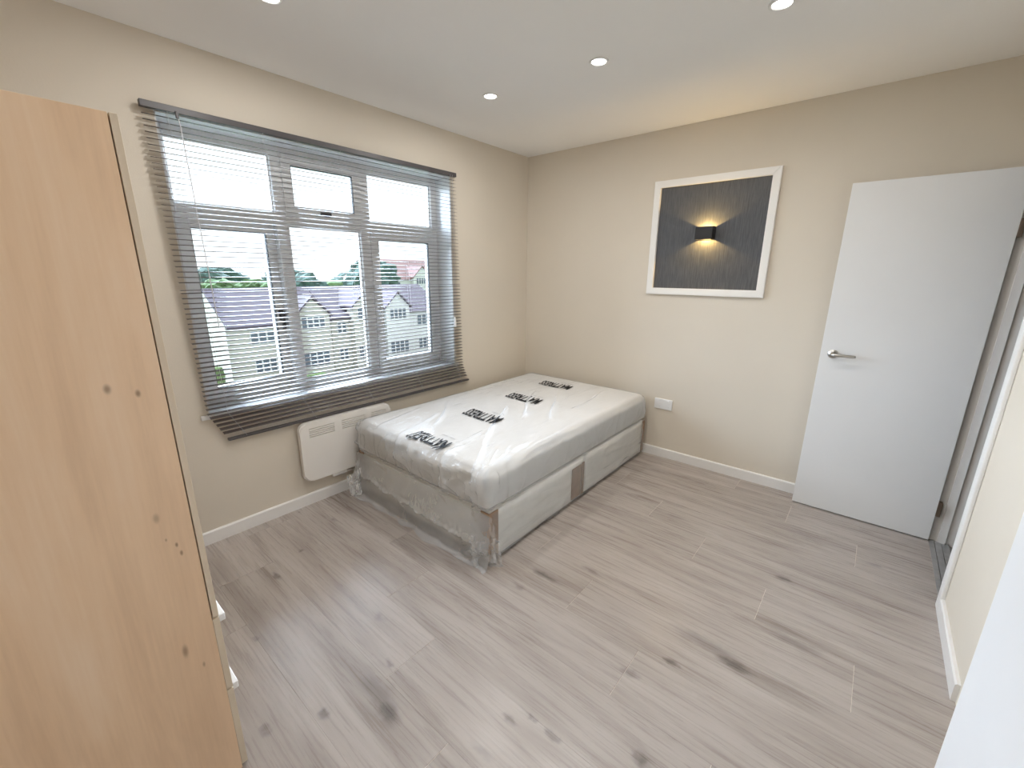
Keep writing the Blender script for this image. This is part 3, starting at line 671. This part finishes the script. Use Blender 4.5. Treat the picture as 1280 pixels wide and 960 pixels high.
bar((Y0, Z1), (Y1, Z1), (i1, j1), (i0, j1)); bar((Y0, Z0), (Y1, Z0), (i1, j0), (i0, j0)); bar((Y0, Z0), (Y0, Z1), (i0, j1), (i0, j0)); bar((Y1, Z0), (Y1, Z1), (i1, j1), (i1, j0))
fpp(box('wallpaper_panel', 'wallpaper', None, -0.004, 0, i0 - .004, i1 + .004, j0 - .004, j1 + .004))
wl = tag(empty('wall_light', (-0.004, -1.633, 1.765)), 'small black up and down wall light glowing on the charcoal panel', 'wall light')
def wlb(name, mat, *b, bev=0.0): return box(name, mat, wl, *b, bev=bev)
HW, HH, HD = .058, .043, .075
wlb('front_plate', 'black_metal', -HD, -HD + .004, -HW, HW, -HH, HH, bev=.0015)
wlb('back_plate', 'black_metal', -.006, 0, -HW, HW, -HH, HH)
wlb('side_plate', 'black_metal', -HD + .004, -.006, -HW, -HW + .004, -HH, HH)
wlb('side_plate', 'black_metal', -HD + .004, -.006, HW - .004, HW, -HH, HH)
wlb('divider', 'black_metal', -HD + .004, -.006, -HW + .004, HW - .004, -.004, .004)
for s in (-1, 1):
    wlb('lens', 'warm_led', -.05, -.03, -.012, .012, min(s * .005, s * .009), max(s * .005, s * .009))
    ld = bpy.data.lights.new('wall_light_lamp', 'POINT'); ld.energy = 3.2; ld.color = (1.0, 0.66, 0.24); ld.shadow_soft_size = .006
    lo = bpy.data.objects.new('wall_light_lamp', ld); C.objects.link(lo); lo.parent = wl; lo.location = (-.045, 0, s * .016)

so = tag(empty('power_socket', (0, -1.447, 0.455)), 'white double power socket low on the back wall', 'socket')
face_plate = box('face_plate', 'white_plastic', so, -.010, 0, -.073, .073, -.043, .043, bev=.003)
pin_cuts = []
for yy in (-.036, .036):
    box('rocker_switch', 'white_plastic', so, -.013, -.009, yy - .008, yy + .008, .016, .034, bev=.001)
    for (dy, dz, a, b_) in ((0, -.004, .002, .0042), (-.011, -.021, .0042, .002), (.011, -.021, .0042, .002)):
        pin_cuts.append((-.012, -.002, yy + dy - a, yy + dy + a, dz - b_, dz + b_))
        box('pin_hole', 'white_plastic', so, -.0022, -.0012, yy + dy - a * .95, yy + dy + a * .95, dz - b_ * .95, dz + b_ * .95)

carve(face_plate, pin_cuts)

# ================================================================== DOWNLIGHTS
def downlight(x, y, label, off=''):
    e = tag(empty('downlight' + off, (x, y, H)), label, 'downlight', 'recessed ceiling downlights')
    bm = bmesh.new(); n_ = 36
    prof = [(.048, 0.0), (.047, -.004), (.043, -.006), (.036, -.004), (.034, -.001), (.034, .0)]
    rings = [[bm.verts.new((r * math.cos(2 * math.pi * k / n_), r * math.sin(2 * math.pi * k / n_), h)) for k in range(n_)] for r, h in prof]
    for A, B in zip(rings, rings[1:] + rings[:1]):
        for k in range(n_): bm.faces.new((A[k], A[(k + 1) % n_], B[(k + 1) % n_], B[k]))
    link('rim', to_mesh('rim', bm, True), 'white_plastic', e)
    bm = bmesh.new(); lathe(bm, [(.0335, -.0002), (.0335, -.0025), (.028, -.0035)], 32); link('lens' + off, to_mesh('lens', bm), 'led', e)
    ld = bpy.data.lights.new('downlight_lamp' + off, 'AREA'); ld.shape = 'DISK'; ld.size = .06; ld.energy = DOWNLIGHT_W; ld.color = (1.0, 0.982, 0.962)
    lo = bpy.data.objects.new('downlight_lamp' + off, ld); C.objects.link(lo); lo.parent = e; lo.location = (0, 0, -.007)
downlight(-1.24, -0.686, 'round lit ceiling downlight above the bed')
downlight(-1.215, -1.395, 'round lit ceiling downlight between the bed and the framed panel')
downlight(-1.185, -2.172, 'round lit ceiling downlight opposite the white door')
downlight(-2.468, -0.678, 'round lit ceiling downlight in front of the window')
downlight(-2.468, -1.395, 'round lit ceiling downlight in the middle of the room', '_middle_offscreen')
downlight(-2.468, -2.172, 'round lit ceiling downlight near the white cupboard', '_cupboard_offscreen')

# ================================================================== OUTSIDE
GZ = -8.2
M['grass'] = simple('grass', (0.10, 0.16, 0.05), 0.9, var=0.3, scale=0.4)
M['asphalt'] = simple('asphalt', (0.15, 0.15, 0.155), 0.85, var=0.1, scale=0.5)
M['render'] = simple('cream render', (0.42, 0.405, 0.36), 0.85, var=0.06, scale=1)
M['render_white'] = simple('white render', (0.60, 0.60, 0.59), 0.85, var=0.04, scale=1)
M['rooftile'] = simple('purple brown roof tile', (0.085, 0.066, 0.088), 0.8, var=0.2, scale=2.5)
M['rooftile_red'] = simple('red roof tile', (0.17, 0.09, 0.08), 0.8, var=0.15, scale=2.5)
M['brick'] = simple('red brick', (0.2, 0.1, 0.08), 0.85, var=0.15, scale=6)
M['housepane'] = simple('dark house window', (0.09, 0.11, 0.14), 0.25, var=0.1)
M['leaf_a'] = simple('blue green foliage', (0.055, 0.095, 0.08), 0.9, var=0.45, scale=1.6)
M['leaf_b'] = simple('mid green foliage', (0.085, 0.14, 0.055), 0.9, var=0.45, scale=1.6)
M['bark'] = simple('bark', (0.12, 0.09, 0.07), 0.9)
M['hedge'] = simple('light hedge', (0.11, 0.16, 0.06), 0.9, var=0.4, scale=3)
M['paving'] = simple('pale paving', (0.28, 0.27, 0.26), 0.85, var=0.08, scale=2)
struct(boxes('ground', 'grass', None, [(-120, 420, 2, 500, GZ - 1, GZ)]), 'green ground far below the window', 'ground')
struct(boxes('road', 'asphalt', None, [(-120, 160, 20, 29, GZ, GZ + .03)]), 'grey street below the window', 'road')
struct(boxes('pavement', 'paving', None, [(-120, 160, 29, 37.5, GZ, GZ + .08)]), 'pale forecourts in front of the houses', 'pavement')

def house(x0, x1, yf, dep, ze, zr, gx, gw, ga, wall, roof, label, gwall=None):
    e = tag(empty('house', ((x0 + x1) / 2, yf + dep / 2, GZ)), label, 'house', 'houses across the street')
    ox, oy = (x0 + x1) / 2, yf + dep / 2
    def lk(n, bm, m):
        o = link(n, to_mesh(n, bm), m, e); o.location = (-ox, -oy, -GZ); return o
    bm = bmesh.new(); ym_ = yf + dep / 2
    prism(bm, [(yf, GZ), (yf + dep, GZ), (yf + dep, ze), (ym_, zr - .15), (yf, ze)], 'x', x0, x1); lk('wall', bm, wall)
    for s in (-1, 1):
        ye = yf - .4 if s < 0 else yf + dep + .4; k = (zr - ze) / (dep / 2)
        bm = bmesh.new(); prism(bm, [(ym_, zr), (ye, ze - .4 * k), (ye, ze - .4 * k + .18), (ym_, zr + .18)], 'x', x0, x1); lk('roof', bm, roof)
    # front gable bay
    yb = yf - .9; zb = ga - gw * .95
    bm = bmesh.new(); prism(bm, [(gx - gw, GZ), (gx + gw, GZ), (gx + gw, zb), (gx, ga), (gx - gw, zb)], 'y', yb, yf + .3); lk('gable', bm, gwall or wall)
    for s in (-1, 1):
        bm = bmesh.new(); prism(bm, [(gx, ga + .02), (gx + s * (gw + .25), zb - .24 + .02), (gx + s * (gw + .25), zb - .06), (gx, ga + .2)], 'y', yb - .25, yf + dep * .45); lk('gable_roof', bm, roof)
    def window(a, b_, z0, z1, y):
        bm = bmesh.new(); bbox(bm, a, b_, y - .05, y + .1, z0, z1); f_ = lk('window', bm, 'render_white')
        n_ = max(1, round((b_ - a) / .6)); wd_ = (b_ - a) / n_
        for q in range(n_):
            bm = bmesh.new(); bbox(bm, a + q * wd_ + .07, a + (q + 1) * wd_ - .07, y - .07, y - .03, z0 + .08, z1 - .08)
            p = link('pane', to_mesh('pane', bm), 'housepane', f_)
    window(gx - gw * .7, gx + gw * .7, zb - 1.35, zb - .15, yb)
    window(gx - gw * .8, gx + gw * .8, GZ + .9, GZ + 2.3, yb)
    for a, b_ in ((x0 + .5, gx - gw - .3), (gx + gw + .3, x1 - .5)):
        if b_ - a > 1.0:
            c = (a + b_) / 2; window(c - min(1.0, (b_ - a) / 2 - .1), c + min(1.0, (b_ - a) / 2 - .1), ze - 1.75, ze - .55, yf)
            window(c - min(.9, (b_ - a) / 2 - .1), c + min(.9, (b_ - a) / 2 - .1), GZ + .9, GZ + 2.2, yf)
house(8.2, 17.2, 38, 9, -3.0, -0.25, 15.1, 1.6, -0.92, 'render', 'rooftile', 'cream house with a front gable at the green end of the row')
house(17.25, 22.6, 38, 9, -2.9, -0.25, 20.6, 1.4, -0.50, 'render', 'rooftile', 'cream house with a steep gable in the middle of the row')
house(22.65, 31.5, 38, 9, -2.8, -0.20, 24.45, 1.5, -0.75, 'render_white', 'rooftile', 'white rendered house at the far end of the row')
house(41, 58, 66, 12, 0.2, 3.6, 50, 2.0, 2.4, 'render_white', 'rooftile_red', 'house with a red roof standing behind the row')

def tree(x, y, h, r, mat, label, seed, group='trees beyond the houses', wide=1.0):
    e = tag(empty('tree', (x, y, GZ)), label, 'tree', group); rnd = random.Random(seed)
    bm = bmesh.new()
    for k in range(7):
        a = rnd.uniform(0, 6.28); d = rnd.uniform(0, .55) * r; rr = r * rnd.uniform(.5, .75) if k else r * .8
        cx, cy, cz = d * math.cos(a) * wide, d * math.sin(a), h - r * .9 + (rnd.uniform(-.5, .45) * r if k else -.1 * r)
        t_ = bmesh.new(); bmesh.ops.create_icosphere(t_, subdivisions=3, radius=1.0)
        for v in t_.verts:
            q = v.co.copy(); s = 1 + .35 * noise.noise(q * 2.1 + Vector((seed, k, 0))) + .22 * noise.noise(q * 5.5 + Vector((k, seed, 0)))
            v.co = Vector((cx + q.x * rr * s * wide, cy + q.y * rr * s, cz + q.z * rr * s * .9))
        me = bpy.data.meshes.new('tmp'); t_.to_mesh(me); t_.free(); bm.from_mesh(me); bpy.data.meshes.remove(me)
    link('crown', to_mesh('crown', bm), mat, e)
    bm = bmesh.new(); tube(bm, [(0, 0, 0), (0, 0, h * .5), (.1, 0, h - r)], [.3, .22, .1], 8); link('trunk', to_mesh('trunk', bm), 'bark', e)
rt = random.Random(3)
for i in range(16):     # distant woodland
    x = 10 + i * 12.5; y = 150 + (26 if i % 2 else 0)
    tree(x + rt.uniform(-1, 1), y, 10.6 + rt.uniform(-1.0, 1.2), 6.0, 'leaf_a', 'blue green tree in the distant belt of woodland', 20 + i, 'distant woodland trees', 1.5)
for i in range(12):      # nearer greenery behind the row
    x = 2 + i * 7.5; y = 92 + (9 if i % 2 else 0)
    tree(x, y, 7.4 + rt.uniform(-.6, .8), 4.0, 'leaf_b', 'round mid green tree in the gardens behind the houses', 60 + i, 'garden trees behind the houses', 1.3)
tree(35.5, 60, 11.9, 4.2, 'leaf_a', 'tallest tree, standing beside the red roofed house', 101, 'trees by the red roofed house')
tree(27.0, 63, 9.6, 3.4, 'leaf_a', 'tree standing between the row and the red roofed house', 102, 'trees by the red roofed house')
def hedge(x0, x1, y, h, label, seed):
    bm = bmesh.new(); rbox(bm, x0, x1, y - .6, y + .6, GZ + .06, GZ + h, .35, int((x1 - x0) * 4), 6, 6, lambda p, n: .16 * noise.noise(p * 2.2 + Vector((seed, 0, 0))))
    tag(link('hedge', to_mesh('hedge', bm), 'hedge'), label, 'hedge', 'garden hedges')
hedge(8.5, 14, 33.5, 1.2, 'clipped green hedge in front of the cream house with the green end', 4)
hedge(-2, 7, 36, 2.4, 'tall loose hedge beside the end of the house row', 9)
hedge(25.5, 31, 33.8, 1.0, 'clipped green hedge in front of the white house', 12)
